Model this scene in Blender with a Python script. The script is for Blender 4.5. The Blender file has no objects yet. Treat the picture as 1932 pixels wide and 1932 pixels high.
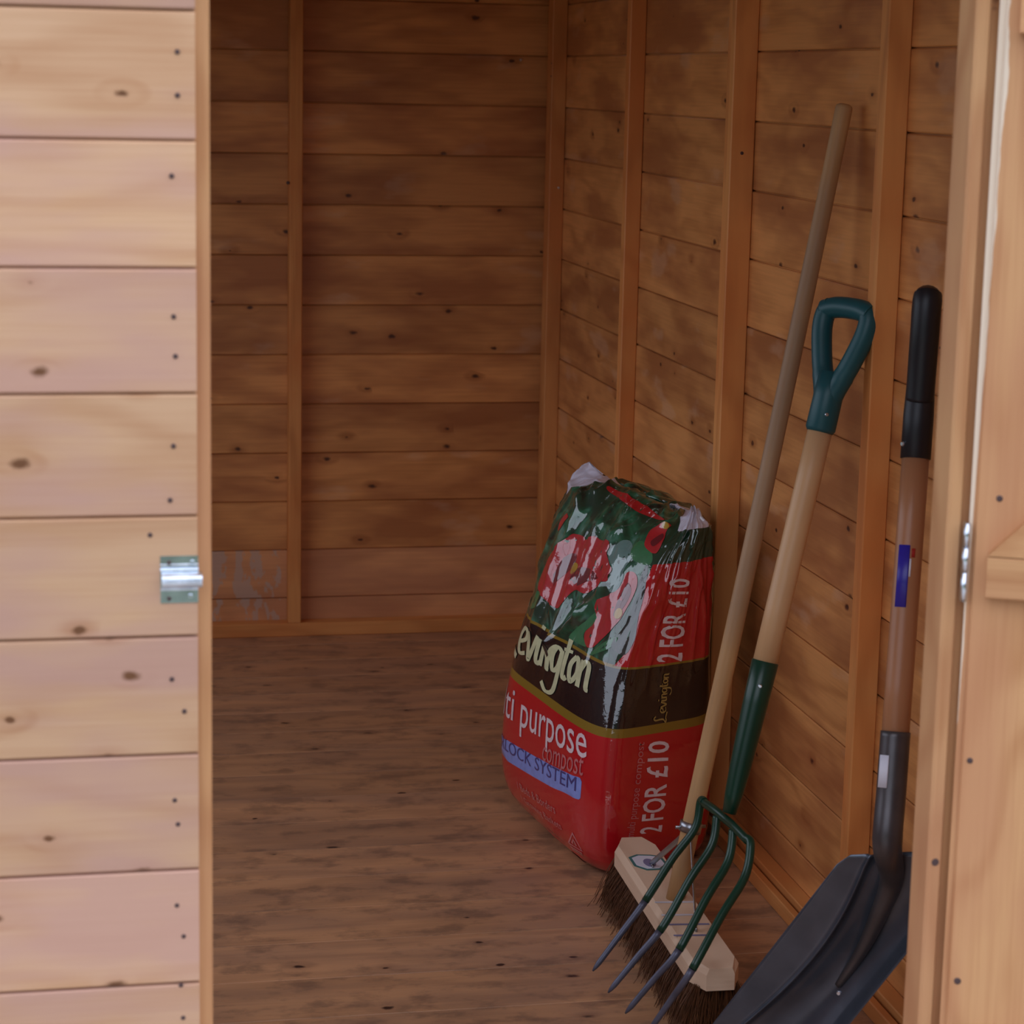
import bpy, bmesh, math, random
from mathutils import Vector, Matrix, noise, geometry
random.seed(7)
SC = bpy.context.scene
COL = SC.collection

# ------------------------------------------------------------------ camera
cam_d = bpy.data.cameras.new('camera'); cam = bpy.data.objects.new('camera', cam_d); COL.objects.link(cam)
F_PX, YAW, PIT, ROL = 4309.54, -0.205106, -0.187044, 0.021412
M = Matrix.Rotation(YAW, 3, 'Z') @ Matrix.Rotation(PIT, 3, 'X') @ Matrix.Rotation(-ROL, 3, 'Y')
right, fwd, up = M @ Vector((1, 0, 0)), M @ Vector((0, 1, 0)), M @ Vector((0, 0, 1))
R4 = Matrix((right, up, -fwd)).transposed().to_4x4()
cam.matrix_world = Matrix.Translation((0, 0, 1.35)) @ R4
cam_d.sensor_width = 36; cam_d.lens = F_PX / 1932 * 36
cam_d.clip_start = 0.05
cam_d.dof.use_dof = True; cam_d.dof.focus_distance = 3.75; cam_d.dof.aperture_fstop = 9.0
SC.camera = cam

# ------------------------------------------------------------------ light
SC.view_settings.view_transform = 'Standard'
try: SC.view_settings.look = 'None'
except Exception: pass
SC.view_settings.exposure = 0.0; SC.view_settings.gamma = 1.0
SC.view_settings.use_curve_mapping = False
w = bpy.data.worlds.new('overcast_sky'); SC.world = w; w.use_nodes = True
nt = w.node_tree; nt.nodes.clear()
o = nt.nodes.new('ShaderNodeOutputWorld'); bg = nt.nodes.new('ShaderNodeBackground')
tc = nt.nodes.new('ShaderNodeTexCoord'); sep = nt.nodes.new('ShaderNodeSeparateXYZ'); cr = nt.nodes.new('ShaderNodeValToRGB')
cr.color_ramp.elements[0].position = 0.0; cr.color_ramp.elements[0].color = (0.62, 0.68, 0.82, 1)
cr.color_ramp.elements[1].position = 1.0; cr.color_ramp.elements[1].color = (1.0, 1.04, 1.18, 1)
nt.links.new(tc.outputs['Generated'], sep.inputs[0]); nt.links.new(sep.outputs['Z'], cr.inputs[0])
nt.links.new(cr.outputs[0], bg.inputs[0]); nt.links.new(bg.outputs[0], o.inputs[0]); bg.inputs[1].default_value = 2.05

def portal(loc, rot, sx, sy):
    l = bpy.data.lights.new('sky_portal', 'AREA'); l.shape = 'RECTANGLE'; l.size = sx; l.size_y = sy
    l.cycles.is_portal = True
    ob = bpy.data.objects.new('sky_portal', l); ob.location = loc; ob.rotation_euler = rot; COL.objects.link(ob)

# ------------------------------------------------------------------ helpers
def tag(o, label=None, cat=None, group=None, kind=None):
    if label: o['label'] = label
    if cat: o['category'] = cat
    if group: o['group'] = group
    if kind: o['kind'] = kind
    return o
def empty(name, loc=(0, 0, 0), parent=None):
    o = bpy.data.objects.new(name, None); o.empty_display_size = 0.05; COL.objects.link(o); o.location = loc
    if parent: o.parent = parent
    return o
def link(name, me, mat, parent=None, mw=None):
    o = bpy.data.objects.new(name, me); COL.objects.link(o)
    if mat and not me.materials: me.materials.append(mat)
    if parent is not None:
        o.parent = parent
        o.matrix_parent_inverse = wm(parent).inverted()
    if mw is not None: o.matrix_basis = mw
    return o
def wm(o):
    m = o.matrix_basis.copy()
    if o.parent: m = wm(o.parent) @ o.matrix_parent_inverse @ m
    return m
def from_bm(name, bm, mat, parent=None, mw=None, smooth=False):
    me = bpy.data.meshes.new(name); bmesh.ops.recalc_face_normals(bm, faces=bm.faces); bm.to_mesh(me); bm.free()
    if smooth:
        for p in me.polygons: p.use_smooth = True
    return link(name, me, mat, parent, mw)
def raw(name, vs, fs, mat, parent=None, smooth=False, mw=None):
    me = bpy.data.meshes.new(name); me.from_pydata([tuple(v) for v in vs], [], fs); me.update()
    if smooth:
        for p in me.polygons: p.use_smooth = True
    return link(name, me, mat, parent, mw)
def frame(xa, za, loc):
    """matrix: local X = xa, local Z = za, local Y = z x x"""
    xa = Vector(xa).normalized(); za = Vector(za); za = (za - za.dot(xa) * xa).normalized(); ya = za.cross(xa)
    m = Matrix((xa, ya, za)).transposed().to_4x4(); m.translation = Vector(loc); return m

# profile boards: local X length, Z width, visible face at Y=0, thickness to +Y
_cache = {}
def board_mesh(L, W, T, gap=0.0022, bev=0.0018, lap=True):
    key = (round(L, 4), round(W, 4), T, gap, bev, lap)
    if key in _cache: return _cache[key]
    h = T / 2
    if lap:
        pr = [(bev, 0), (W - gap - bev, 0), (W - gap, bev), (W - gap, h - .0003), (W + .0035, h - .0003), (W + .0035, T), (.0042, T), (.0042, h + .0003), (0, h), (0, bev)]
        pr = [(z, y) for z, y in pr]
    else:
        pr = [(bev, 0), (W - bev, 0), (W, bev), (W, T - bev), (W - bev, T), (bev, T), (0, T - bev), (0, bev)]
    n = len(pr); vs = []; fs = []
    for x in (-L / 2, L / 2):
        for z, y in pr: vs.append((x, y, z - W / 2))
    for i in range(n):
        j = (i + 1) % n
        fs.append((i, j, n + j, n + i))
    fs.append(tuple(range(n))[::-1]); fs.append(tuple(range(n, 2 * n)))
    me = bpy.data.meshes.new('board'); me.from_pydata(vs, [], fs)
    bm = bmesh.new(); bm.from_mesh(me); bmesh.ops.recalc_face_normals(bm, faces=bm.faces); bm.to_mesh(me); bm.free()
    _cache[key] = me; return me
def board(name, mat, parent, a, b, zdir, W, T, lap=True, gap=0.0022, bev=0.0018, jit=0.0):
    """a,b: the two ends of the board's centre line on its visible face; zdir: width direction.
    Thickness grows along zdir x (b-a)."""
    a = Vector(a); b = Vector(b)
    me = board_mesh((b - a).length, W, T, gap, bev, lap)
    m = frame(b - a, zdir, (a + b) / 2)
    if jit:
        m = m @ Matrix.Translation((0, random.uniform(-jit, jit), 0)) @ Matrix.Rotation(random.uniform(-jit, jit) * .6, 4, 'Y')
    me2 = me
    if me.materials and me.materials[0] != mat:
        k = (id(me), mat.name)
        if k not in _cache: c = me.copy(); c.materials.clear(); c.materials.append(mat); _cache[k] = c
        me2 = _cache[k]
    return link(name, me2, mat, parent, m)

def tube(name, pts, rad, mat, parent=None, seg=20, flat=None, cap=True):
    """smooth round tube through pts with radii rad"""
    pts = [Vector(p) for p in pts]; n = len(pts)
    if not hasattr(rad, '__len__'): rad = [rad] * n
    vs = []; fs = []
    t0 = (pts[1] - pts[0]).normalized(); ref = Vector((0, 0, 1)) if abs(t0.z) < .9 else Vector((1, 0, 0))
    nrm = (ref - ref.dot(t0) * t0).normalized()
    for i, p in enumerate(pts):
        t = (pts[min(i + 1, n - 1)] - pts[max(i - 1, 0)]).normalized()
        nrm = (nrm - nrm.dot(t) * t).normalized(); bn = t.cross(nrm)
        r = rad[i]
        rx, ry = (r if not hasattr(r, '__len__') else r[0]), (r if not hasattr(r, '__len__') else r[1])
        for k in range(seg):
            a = 2 * math.pi * k / seg
            vs.append(p + nrm * math.cos(a) * rx + bn * math.sin(a) * ry)
    for i in range(n - 1):
        for k in range(seg):
            l = (k + 1) % seg
            fs.append((i * seg + k, i * seg + l, (i + 1) * seg + l, (i + 1) * seg + k))
    if cap:
        fs.append(tuple(range(seg))[::-1]); fs.append(tuple(range((n - 1) * seg, n * seg)))
    me = bpy.data.meshes.new(name); me.from_pydata([tuple(v) for v in vs], [], fs); me.update()
    for p in me.polygons: p.use_smooth = len(p.vertices) == 4
    return link(name, me, mat, parent)
def cr_spline(P, m=8):
    P = [Vector(p) for p in P]; out = []
    for i in range(len(P) - 1):
        p0 = P[max(i - 1, 0)]; p1 = P[i]; p2 = P[i + 1]; p3 = P[min(i + 2, len(P) - 1)]
        for k in range(m):
            t = k / m
            out.append(0.5 * ((2 * p1) + (p2 - p0) * t + (2 * p0 - 5 * p1 + 4 * p2 - p3) * t * t + (3 * p1 - p0 - 3 * p2 + p3) * t ** 3))
    out.append(P[-1]); return out
def disc(name, c, nrm, r, mat, parent, h=0.0008, seg=12):
    nrm = Vector(nrm).normalized()
    m = nrm.to_track_quat('Z', 'Y').to_matrix().to_4x4(); m.translation = Vector(c)
    k = ('disc', r, h, seg, mat.name)
    if k not in _cache:
        vs = []; fs = []
        for z, rr in ((-.0006, r), (h * .5, r), (h, r * .72)):
            for i in range(seg): vs.append((rr * math.cos(2 * math.pi * i / seg), rr * math.sin(2 * math.pi * i / seg), z))
        for q in range(2):
            for i in range(seg): j = (i + 1) % seg; fs.append((q * seg + i, q * seg + j, (q + 1) * seg + j, (q + 1) * seg + i))
        fs.append(tuple(range(2 * seg, 3 * seg)))
        me = bpy.data.meshes.new(name); me.from_pydata(vs, [], fs); _cache[k] = me
    return link(name, _cache[k], mat, parent, m)

# ------------------------------------------------------------------ materials
class N:
    def __init__(s, name):
        s.m = bpy.data.materials.new(name); s.m.use_nodes = True; s.t = s.m.node_tree; s.b = s.t.nodes['Principled BSDF']
    def n(s, typ, **kw):
        x = s.t.nodes.new(typ)
        for k, v in kw.items():
            if k.startswith('i_'):
                key = k[2:]
                key = int(key) if key.isdigit() else key.replace('_', ' ')
                x.inputs[key].default_value = v
            else: setattr(x, k, v)
        return x
    def l(s, a, b): s.t.links.new(a, b)
    def math(s, op, a, b=None, clamp=False):
        x = s.n('ShaderNodeMath', operation=op, use_clamp=clamp)
        for i, v in enumerate((a, b)):
            if v is None: continue
            if isinstance(v, (int, float)): x.inputs[i].default_value = v
            else: s.l(v, x.inputs[i])
        return x.outputs[0]
    def mix(s, f, a, b, mode='MIX'):
        x = s.n('ShaderNodeMix', data_type='RGBA', blend_type=mode)
        for sock, v in ((x.inputs[0], f), (x.inputs[6], a), (x.inputs[7], b)):
            if isinstance(v, (int, float)): sock.default_value = v
            elif isinstance(v, tuple): sock.default_value = (*v, 1) if len(v) == 3 else v
            else: s.l(v, sock)
        return x.outputs[2]
    def ramp(s, f, stops, interp='LINEAR'):
        x = s.n('ShaderNodeValToRGB'); cr = x.color_ramp; cr.interpolation = interp
        while len(cr.elements) < len(stops): cr.elements.new(0.5)
        for e, (p, c) in zip(cr.elements, stops):
            e.position = p; e.color = (c, c, c, 1) if isinstance(c, (int, float)) else (*c, 1)
        s.l(f, x.inputs[0]); return x.outputs[0]

def wood(name, light, dark, blot=None, blot_amt=.5, knot=(.18, .07, .03), knot_th=.62, rough=.5, spec=.4, bump=.15, ringsc=1.0, contrast=1.0, extra=None, ks=(4.2, 2.0, 9.5), ksize=.035):
    W = N(name); t = W
    tc = W.n('ShaderNodeTexCoord'); oi = W.n('ShaderNodeObjectInfo')
    off = W.n('ShaderNodeVectorMath', operation='MULTIPLY_ADD'); off.inputs[1].default_value = (31.7, 7.3, 17.9)
    cmb = W.n('ShaderNodeCombineXYZ')
    for i in range(3): W.l(oi.outputs['Random'], cmb.inputs[i])
    W.l(cmb.outputs[0], off.inputs[0]); W.l(tc.outputs['Object'], off.inputs[2]); P = off.outputs[0]
    def scaled(v):
        x = W.n('ShaderNodeVectorMath', operation='MULTIPLY'); x.inputs[1].default_value = v; W.l(P, x.inputs[0]); return x.outputs[0]
    # knots
    vk = W.n('ShaderNodeTexVoronoi', i_Scale=1.0, i_Randomness=1.0, voronoi_dimensions='2D')
    ksp = W.n('ShaderNodeSeparateXYZ'); W.l(scaled(ks), ksp.inputs[0]); kcb = W.n('ShaderNodeCombineXYZ'); W.l(ksp.outputs[0], kcb.inputs[0]); W.l(ksp.outputs[2], kcb.inputs[1]); W.l(kcb.outputs[0], vk.inputs['Vector'])
    sc = W.n('ShaderNodeSeparateColor'); W.l(vk.outputs['Color'], sc.inputs[0])
    has = W.math('GREATER_THAN', sc.outputs[0], knot_th)
    nz0 = W.n('ShaderNodeTexNoise', i_Scale=55.0, i_Detail=2.0); W.l(P, nz0.inputs['Vector'])
    size = W.math('MULTIPLY_ADD', sc.outputs[1], .07); W.t.nodes[-1].inputs[2].default_value = ksize
    dd = W.math('ADD', vk.outputs['Distance'], W.math('MULTIPLY', W.math('SUBTRACT', nz0.outputs[0], .5), .17))
    k1 = W.math('SUBTRACT', 1.0, W.math('DIVIDE', dd, size), clamp=True)
    k1 = W.math('MULTIPLY', W.math('MULTIPLY', k1, 1.5, clamp=True), has)
    halo = W.math('MULTIPLY', W.math('SUBTRACT', 1.0, W.math('DIVIDE', vk.outputs['Distance'], .26), clamp=True), has)
    # grain: stretched noise, swirling around knots
    warp = W.n('ShaderNodeTexNoise', i_Scale=1.0, i_Detail=2.0); W.l(scaled((2.2, 2, 7)), warp.inputs['Vector'])
    sp = W.n('ShaderNodeSeparateXYZ'); W.l(P, sp.inputs[0])
    ph = W.math('ADD', W.math('MULTIPLY', sp.outputs[2], 62 * ringsc), W.math('ADD', W.math('MULTIPLY', warp.outputs[0], 26 * ringsc), W.math('MULTIPLY', halo, 4)))
    ph = W.math('ADD', ph, W.math('MULTIPLY', sp.outputs[1], 60))
    ring = W.math('MULTIPLY_ADD', W.math('SINE', ph), .5); W.t.nodes[-1].inputs[2].default_value = .5
    ring = W.math('POWER', ring, 2.2)
    fg = W.n('ShaderNodeTexNoise', i_Scale=1.0, i_Detail=3.0); W.l(scaled((6, 40, 190)), fg.inputs['Vector'])
    g = W.math('ADD', W.math('MULTIPLY', ring, .38 * contrast), W.math('MULTIPLY', W.math('SUBTRACT', fg.outputs[0], .45), .75 * contrast), clamp=True)
    g = W.math('ADD', g, W.math('MULTIPLY', halo, .5), clamp=True)
    col = W.mix(g, light, dark)
    # broad colour drift
    bz = W.n('ShaderNodeTexNoise', i_Scale=1.0, i_Detail=3.0, i_Roughness=.55); W.l(scaled((3.0, 3, 11)), bz.inputs['Vector'])
    bf = W.ramp(bz.outputs[0], [(.42, 0.0), (.62, 1.0)])
    if blot: col = W.mix(W.math('MULTIPLY', bf, blot_amt), col, blot)
    # board to board tone
    hv = W.n('ShaderNodeHueSaturation'); W.l(col, hv.inputs['Color'])
    W.l(W.math('MULTIPLY_ADD', oi.outputs['Random'], .22), hv.inputs['Value']); W.t.nodes[-1].inputs[2].default_value = .89
    col = hv.outputs[0]
    col = W.mix(k1, col, knot)
    if extra: col = extra(W, col, P, tc)
    W.l(col, W.b.inputs['Base Color'])
    W.b.inputs['Roughness'].default_value = rough
    W.b.inputs['Specular IOR Level'].default_value = spec
    bp = W.n('ShaderNodeBump', i_Strength=bump, i_Distance=.002)
    W.l(W.math('ADD', fg.outputs[0], W.math('MULTIPLY', k1, -.6)), bp.inputs['Height']); W.l(bp.outputs[0], W.b.inputs['Normal'])
    return W.m

def simple(name, col, rough=.5, metal=0.0, spec=.5, bump=0, bscale=200, var=0, vscale=20, coat=0):
    W = N(name)
    tc = W.n('ShaderNodeTexCoord')
    nz = W.n('ShaderNodeTexNoise', i_Scale=vscale, i_Detail=4.0); W.l(tc.outputs['Object'], nz.inputs['Vector'])
    dk = tuple(c * (1 - var) for c in col)
    W.l(W.mix(W.ramp(nz.outputs[0], [(.35, 0.0), (.65, 1.0)]), dk, col), W.b.inputs['Base Color'])
    W.b.inputs['Roughness'].default_value = rough; W.b.inputs['Metallic'].default_value = metal
    W.b.inputs['Specular IOR Level'].default_value = spec
    if coat: W.b.inputs['Coat Weight'].default_value = coat; W.b.inputs['Coat Roughness'].default_value = .15
    if bump:
        n2 = W.n('ShaderNodeTexNoise', i_Scale=bscale, i_Detail=3.0); W.l(tc.outputs['Object'], n2.inputs['Vector'])
        bp = W.n('ShaderNodeBump', i_Strength=bump, i_Distance=.002); W.l(n2.outputs[0], bp.inputs['Height']); W.l(bp.outputs[0], W.b.inputs['Normal'])
    return W.m

def pale_patch(W, col, P, tc):
    # thin pale noise patches on some boards
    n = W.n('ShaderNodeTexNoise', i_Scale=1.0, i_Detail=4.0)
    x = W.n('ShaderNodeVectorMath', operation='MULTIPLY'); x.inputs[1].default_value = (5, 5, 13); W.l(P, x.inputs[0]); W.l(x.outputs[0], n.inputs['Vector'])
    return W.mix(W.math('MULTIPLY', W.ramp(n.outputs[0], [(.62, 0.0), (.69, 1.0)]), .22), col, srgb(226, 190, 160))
def grime(W, col, P, tc):
    # trodden-in dirt: small dark smudges drawn out along the boards
    n = W.n('ShaderNodeTexNoise', i_Scale=1.0, i_Detail=6.0, i_Roughness=.65)
    x = W.n('ShaderNodeVectorMath', operation='MULTIPLY'); x.inputs[1].default_value = (13, 5, 22); W.l(P, x.inputs[0]); W.l(x.outputs[0], n.inputs['Vector'])
    return W.mix(W.math('MULTIPLY', W.ramp(n.outputs[0], [(.5, 0.0), (.64, 1.0)]), .45), col, srgb(74, 62, 58))
def worn_edge(W, col, P, tc):
    # bare pale wood along the upper hinge-side edge of the door board
    n = W.n('ShaderNodeTexNoise', i_Scale=1.0, i_Detail=3.0)
    x = W.n('ShaderNodeVectorMath', operation='MULTIPLY'); x.inputs[1].default_value = (14, 5, 5); W.l(P, x.inputs[0]); W.l(x.outputs[0], n.inputs['Vector'])
    sp = W.n('ShaderNodeSeparateXYZ'); W.l(tc.outputs['Object'], sp.inputs[0])
    lim = W.math('SUBTRACT', .0605, W.math('MULTIPLY', W.math('MULTIPLY', W.math('SUBTRACT', sp.outputs[0], .03), n.outputs[0]), .032))
    f = W.math('MULTIPLY', W.math('GREATER_THAN', sp.outputs[2], lim), .85)
    return W.mix(f, col, srgb(232, 216, 196))
def scuff(W, col, P, tc):
    # chalky worn patches low on the back wall, near the middle stud
    n = W.n('ShaderNodeTexNoise', i_Scale=1.0, i_Detail=5.0, i_Roughness=.6)
    x = W.n('ShaderNodeVectorMath', operation='MULTIPLY'); x.inputs[1].default_value = (28, 5, 12); W.l(P, x.inputs[0]); W.l(x.outputs[0], n.inputs['Vector'])
    f = W.ramp(n.outputs[0], [(.50, 0.0), (.53, 1.0)])
    sp = W.n('ShaderNodeSeparateXYZ'); W.l(tc.outputs['Object'], sp.inputs[0])
    # local x of the back boards runs towards -X; keep the wear to one stretch of board
    a = W.math('LESS_THAN', W.math('ABSOLUTE', W.math('ADD', sp.outputs[0], SCUFF_X)), .085)
    return W.mix(W.math('MULTIPLY', W.math('MULTIPLY', f, a), .6), col, (.52, .42, .36))
SCUFF_X = 0.0

def srgb(r, g, b): return tuple(((c / 255) / 12.92 if c / 255 < .04045 else (((c / 255) + .055) / 1.055) ** 2.4) for c in (r, g, b))
M_EXT = wood('exterior_softwood', srgb(208, 167, 132), srgb(174, 120, 80), blot=srgb(194, 152, 136), blot_amt=.85, knot=srgb(112, 74, 48), knot_th=.62, rough=.55, spec=.3, contrast=.9, ks=(9, 2, 17), ksize=.05)
M_INT = wood('interior_softwood', srgb(226, 158, 94), srgb(170, 106, 54), blot=srgb(160, 94, 54), blot_amt=.7, knot=srgb(84, 46, 28), knot_th=.74, rough=.42, spec=.5, ks=(8, 2, 15), ksize=.03, extra=pale_patch)
M_STUD = wood('framing_softwood', srgb(228, 158, 92), srgb(182, 110, 56), blot=srgb(210, 122, 60), blot_amt=.6, knot=srgb(110, 54, 32), knot_th=.86, ks=(4, 2, 14), rough=.5, spec=.4)
M_JAMB = wood('door_softwood', srgb(206, 156, 110), srgb(160, 98, 56), blot=srgb(190, 134, 98), blot_amt=.6, knot=srgb(96, 54, 40), knot_th=.9, rough=.55, spec=.3, ringsc=1.2)
M_DOOR1 = wood('worn_door_softwood', srgb(206, 156, 110), srgb(160, 98, 56), blot=srgb(190, 134, 98), blot_amt=.6, knot=srgb(96, 54, 40), knot_th=.9, rough=.55, spec=.3, ringsc=1.2, extra=worn_edge)
M_FLOOR = wood('floor_softwood', srgb(198, 148, 108), srgb(140, 102, 76), blot=srgb(136, 108, 94), blot_amt=.4, knot=srgb(56, 36, 30), knot_th=.76, rough=.42, spec=.5, contrast=.8, ks=(7, 2, 12), ksize=.03, extra=grime)
SCUFF_X = -.15
M_SCUFF = wood('scuffed_softwood', srgb(226, 162, 110), srgb(172, 114, 70), blot=srgb(184, 124, 90), blot_amt=.6, knot=srgb(70, 38, 24), knot_th=.7, rough=.5, spec=.45, extra=scuff)
M_NAIL = simple('dark_nail', srgb(92, 74, 74), .5, .6)
M_ZINC = simple('bright_zinc', (.80, .88, 1.0), .26, 1.0, var=.25, vscale=60, bump=.1, bscale=120)
M_ROOF = simple('roofing_felt', (.06, .07, .06), .9, bump=.4)
M_GRASS = simple('lawn', (.07, .12, .035), .9, var=.5, vscale=30, bump=.5)
M_BOUNCE_PAVE = simple('bounce_paving', (.50, .47, .43), .85, var=.2, vscale=8)  # pale, to throw daylight into the shed

# ------------------------------------------------------------------ shed geometry (floor top z=0)
XL, XR, YF, YB = -.57, 1.228, 2.196, 5.472
PW, T = .12, .012
Z0 = 1.408 - .12 * 12            # lowest board line: -0.032
EAVE = 1.76
DX0, DX1, DTOP = .1446, .934, 1.78
xm = (XL + XR) / 2; RIDGE = 2.12
def roofz(x): return RIDGE - (RIDGE - EAVE) * abs(x - xm) / ((XR - XL) / 2)

wf = tag(empty('wall_front', (XL, YF, 0)), kind='structure')
nb = int((RIDGE - Z0) / PW) + 1
front_planks = []
for k in range(nb):
    zc = Z0 + PW * (k + .5)
    xa, xb = XL - .012, XR + .012
    if zc > EAVE:
        h = (XR - XL) / 2 * max(0.02, (RIDGE - zc - .05) / (RIDGE - EAVE)); xa, xb = xm - h, xm + h
    segs = [(xa, xb)] if zc > DTOP else [(xa, DX0), (.958, xb)]
    if zc > 2.1: continue
    for i, (a, b) in enumerate(segs):
        # visible outside face at y=YF, thickness into +Y : zdir x (b-a) = Z x X = +Y
        p = board('plank', M_EXT, wf, (a, YF, zc), (b, YF, zc), (0, 0, 1), PW, T, jit=.0006 if i == 0 else 0)
        if i == 0 and zc < DTOP: front_planks.append((zc, p))
# nails in the exposed boards left of the doorway (x, z on the face)
def nail(x, z):
    for zc, p in front_planks:
        if abs(zc - z) <= PW / 2: disc('nail', (x, YF - .0004, z), (0, -1, 0), .0024, M_NAIL, p); return
for x, z in [(.128, 1.369), (.128, 1.329), (.122, 1.254), (.123, 1.121), (.1245, 1.083), (.122, .996), (.1185, .943), (.099, .909), (.119, .764), (.131, .731), (.121, .640), (.124, .615), (.1225, .53), (.129, .497), (.126, .445), (.128, .41), (.121, .36), (.122, .30)]:
    nail(x, z)
# frame timbers of the front wall
for (x0, x1) in [(.121, .159), (.92, .9365)]:
    yy = YF + T if x0 < .5 else YF - .0
    dep = .04 if x0 < .5 else .046
    tname = tag(empty('trim_1' if x0 < .5 else 'trim_2', (x0, yy, 0)), kind='structure')
    # vertical post: visible face looks to -Y ; length along +Z, width along -X -> zdir x len = (-X) x Z = +Y
    board('door_post', M_JAMB, tname, ((x0 + x1) / 2, yy, .034), ((x0 + x1) / 2, yy, DTOP), (-1, 0, 0), x1 - x0, dep, lap=False, bev=.0025)
board('door_post', M_JAMB, bpy.data.objects['trim_2'], (.9465, YF + .010, .034), (.9465, YF + .010, DTOP), (-1, 0, 0), .0195, .036, lap=False)
for x in (XL + .02, XR - .02):
    board('stud', M_STUD, wf, (x, YF + T, 0), (x, YF + T, EAVE), (-1, 0, 0), .036, .04, lap=False)
board('header', M_STUD, wf, (.121, YF + T, DTOP + .03), (.955, YF + T, DTOP + .03), (0, 0, 1), .05, .04, lap=False)
board('threshold', M_STUD, wf, (DX0, YF + .002, .008), (.92, YF + .002, .008), (0, 0, 1), .05, .05, lap=False)

wb = tag(empty('wall_back', (xm, YB, 0)), kind='structure')
for k in range(nb):
    zc = Z0 + PW * (k + .5)
    xa, xb = XL - .012, XR + .012
    if zc > EAVE:
        h = (XR - XL) / 2 * max(.02, (RIDGE - zc - .05) / (RIDGE - EAVE)); xa, xb = xm - h, xm + h
    if zc > 2.1: continue
    # inside face at y=YB looking to -Y, thickness +Y
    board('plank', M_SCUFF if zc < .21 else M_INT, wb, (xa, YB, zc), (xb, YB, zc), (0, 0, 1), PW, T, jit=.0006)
for x in (-.2, .593):
    board('stud', M_STUD, wb, (x, YB - .042, .034), (x, YB - .042, EAVE - .04), (-1, 0, 0), .031, .0415, lap=False)
board('bottom_rail', M_STUD, wb, (XL + .002, YB - .045, .0165), (XR - .04, YB - .045, .0165), (0, 0, 1), .033, .0445, lap=False)
board('top_rail', M_STUD, wb, (XL + .002, YB - .045, EAVE - .02), (XR - .04, YB - .045, EAVE - .02), (0, 0, 1), .038, .0445, lap=False)
disc('nail', (1.136, YB - .0005, 1.397), (0, -1, 0), .004, M_ZINC, wb, h=.003)
disc('nail', (.573, YB - .0435, 1.10), (0, -1, 0), .004, M_NAIL, wb)

wr = tag(empty('wall_right', (XR, (YF + YB) / 2, 0)), kind='structure')
for k in range(int((EAVE - Z0) / PW) + 1):
    zc = Z0 + PW * (k + .5)
    if zc > EAVE: continue
    # inside face at x=XR looking -X, thickness +X : zdir x dir = +X -> Z x (-Y) = +X
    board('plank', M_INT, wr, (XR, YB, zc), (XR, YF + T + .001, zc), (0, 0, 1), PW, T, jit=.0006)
studs = [(5.40, .052, .036), (4.662, .030, .034), (3.894, .022, .044), (3.919, .026, .041), (3.174, .031, .037), (2.45, .031, .037)]
for yc, wd, dp in studs:
    # faces -X, depth +X : zdir x Z = +X  -> zdir = +Y : Y x Z = X
    s = board('stud', M_STUD, wr, (XR - dp, yc, .034), (XR - dp, yc, EAVE - .04), (0, 1, 0), wd, dp - .0004, lap=False)
board('bottom_rail', M_STUD, wr, (XR - .030, YB - .05, .0165), (XR - .030, YF + T + .045, .0165), (0, 0, 1), .033, .0295, lap=False)
board('floor_batten', M_STUD, wr, (XR - .050, YB - .05, .013), (XR - .050, YF + T + .045, .013), (0, 0, 1), .026, .014, lap=False)
board('top_rail', M_STUD, wr, (XR - .044, YB - .05, EAVE - .02), (XR - .044, YF + T + .045, EAVE - .02), (0, 0, 1), .038, .0435, lap=False)
for y, z in [(5.35, 1.39), (5.352, 1.36)]:
    disc('nail', (XR - .0365, y + .03, z), (-1, 0, 0), .0022, M_NAIL, wr)
disc('nail', (1.205, 3.8826, 1.232), (0, -1, 0), .003, M_NAIL, wr)
disc('nail', (1.215, 5.3735, 1.098), (0, -1, 0), .003, M_ZINC, wr)

WY0, WY1, WZ0, WZ1 = 2.75, 4.95, Z0 + PW * 5, Z0 + PW * 14  # unseen window; opening enlarged to brighten the interior
wl = tag(empty('wall_left', (XL, (YF + YB) / 2, 0)), kind='structure')
for k in range(int((EAVE - Z0) / PW) + 1):
    zc = Z0 + PW * (k + .5)
    if zc > EAVE: continue
    sg = [(YF + T + .001, YB)] if not (WZ0 < zc < WZ1) else [(YF + T + .001, WY0), (WY1, YB)]
    for a, b in sg:
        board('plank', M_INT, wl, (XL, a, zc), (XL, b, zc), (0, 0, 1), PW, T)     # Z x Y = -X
for yc in (5.40, 4.97, 3.85, 2.73, 2.45):
    z1 = EAVE - .04
    board('stud', M_STUD, wl, (XL + .036, yc, .034), (XL + .036, yc, z1 if yc != 3.85 else WZ0 - .02), (0, -1, 0), .032, .0355, lap=False)
board('bottom_rail', M_STUD, wl, (XL + .036, YF + T + .045, .0165), (XL + .036, YB - .05, .0165), (0, 0, 1), .033, .0355, lap=False)
W = N('window_glass'); gl = W.n('ShaderNodeBsdfGlossy', i_Roughness=.02); tr = W.n('ShaderNodeBsdfTransparent'); fr = W.n('ShaderNodeFresnel', i_IOR=1.45); mx = W.n('ShaderNodeMixShader')
W.l(fr.outputs[0], mx.inputs[0]); W.l(tr.outputs[0], mx.inputs[1]); W.l(gl.outputs[0], mx.inputs[2]); W.l(mx.outputs[0], W.t.nodes['Material Output'].inputs[0])
M_GLASS = W.m
win = tag(empty('window_1', (XL, (WY0 + WY1) / 2, WZ0)), kind='structure')
def wbar(a, b, zd, wd): board('window_frame', M_STUD, win, a, b, zd, wd, .03, lap=False)
wbar((XL + .004, WY0, WZ0 + .015), (XL + .004, WY1, WZ0 + .015), (0, 0, 1), .03)
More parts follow.
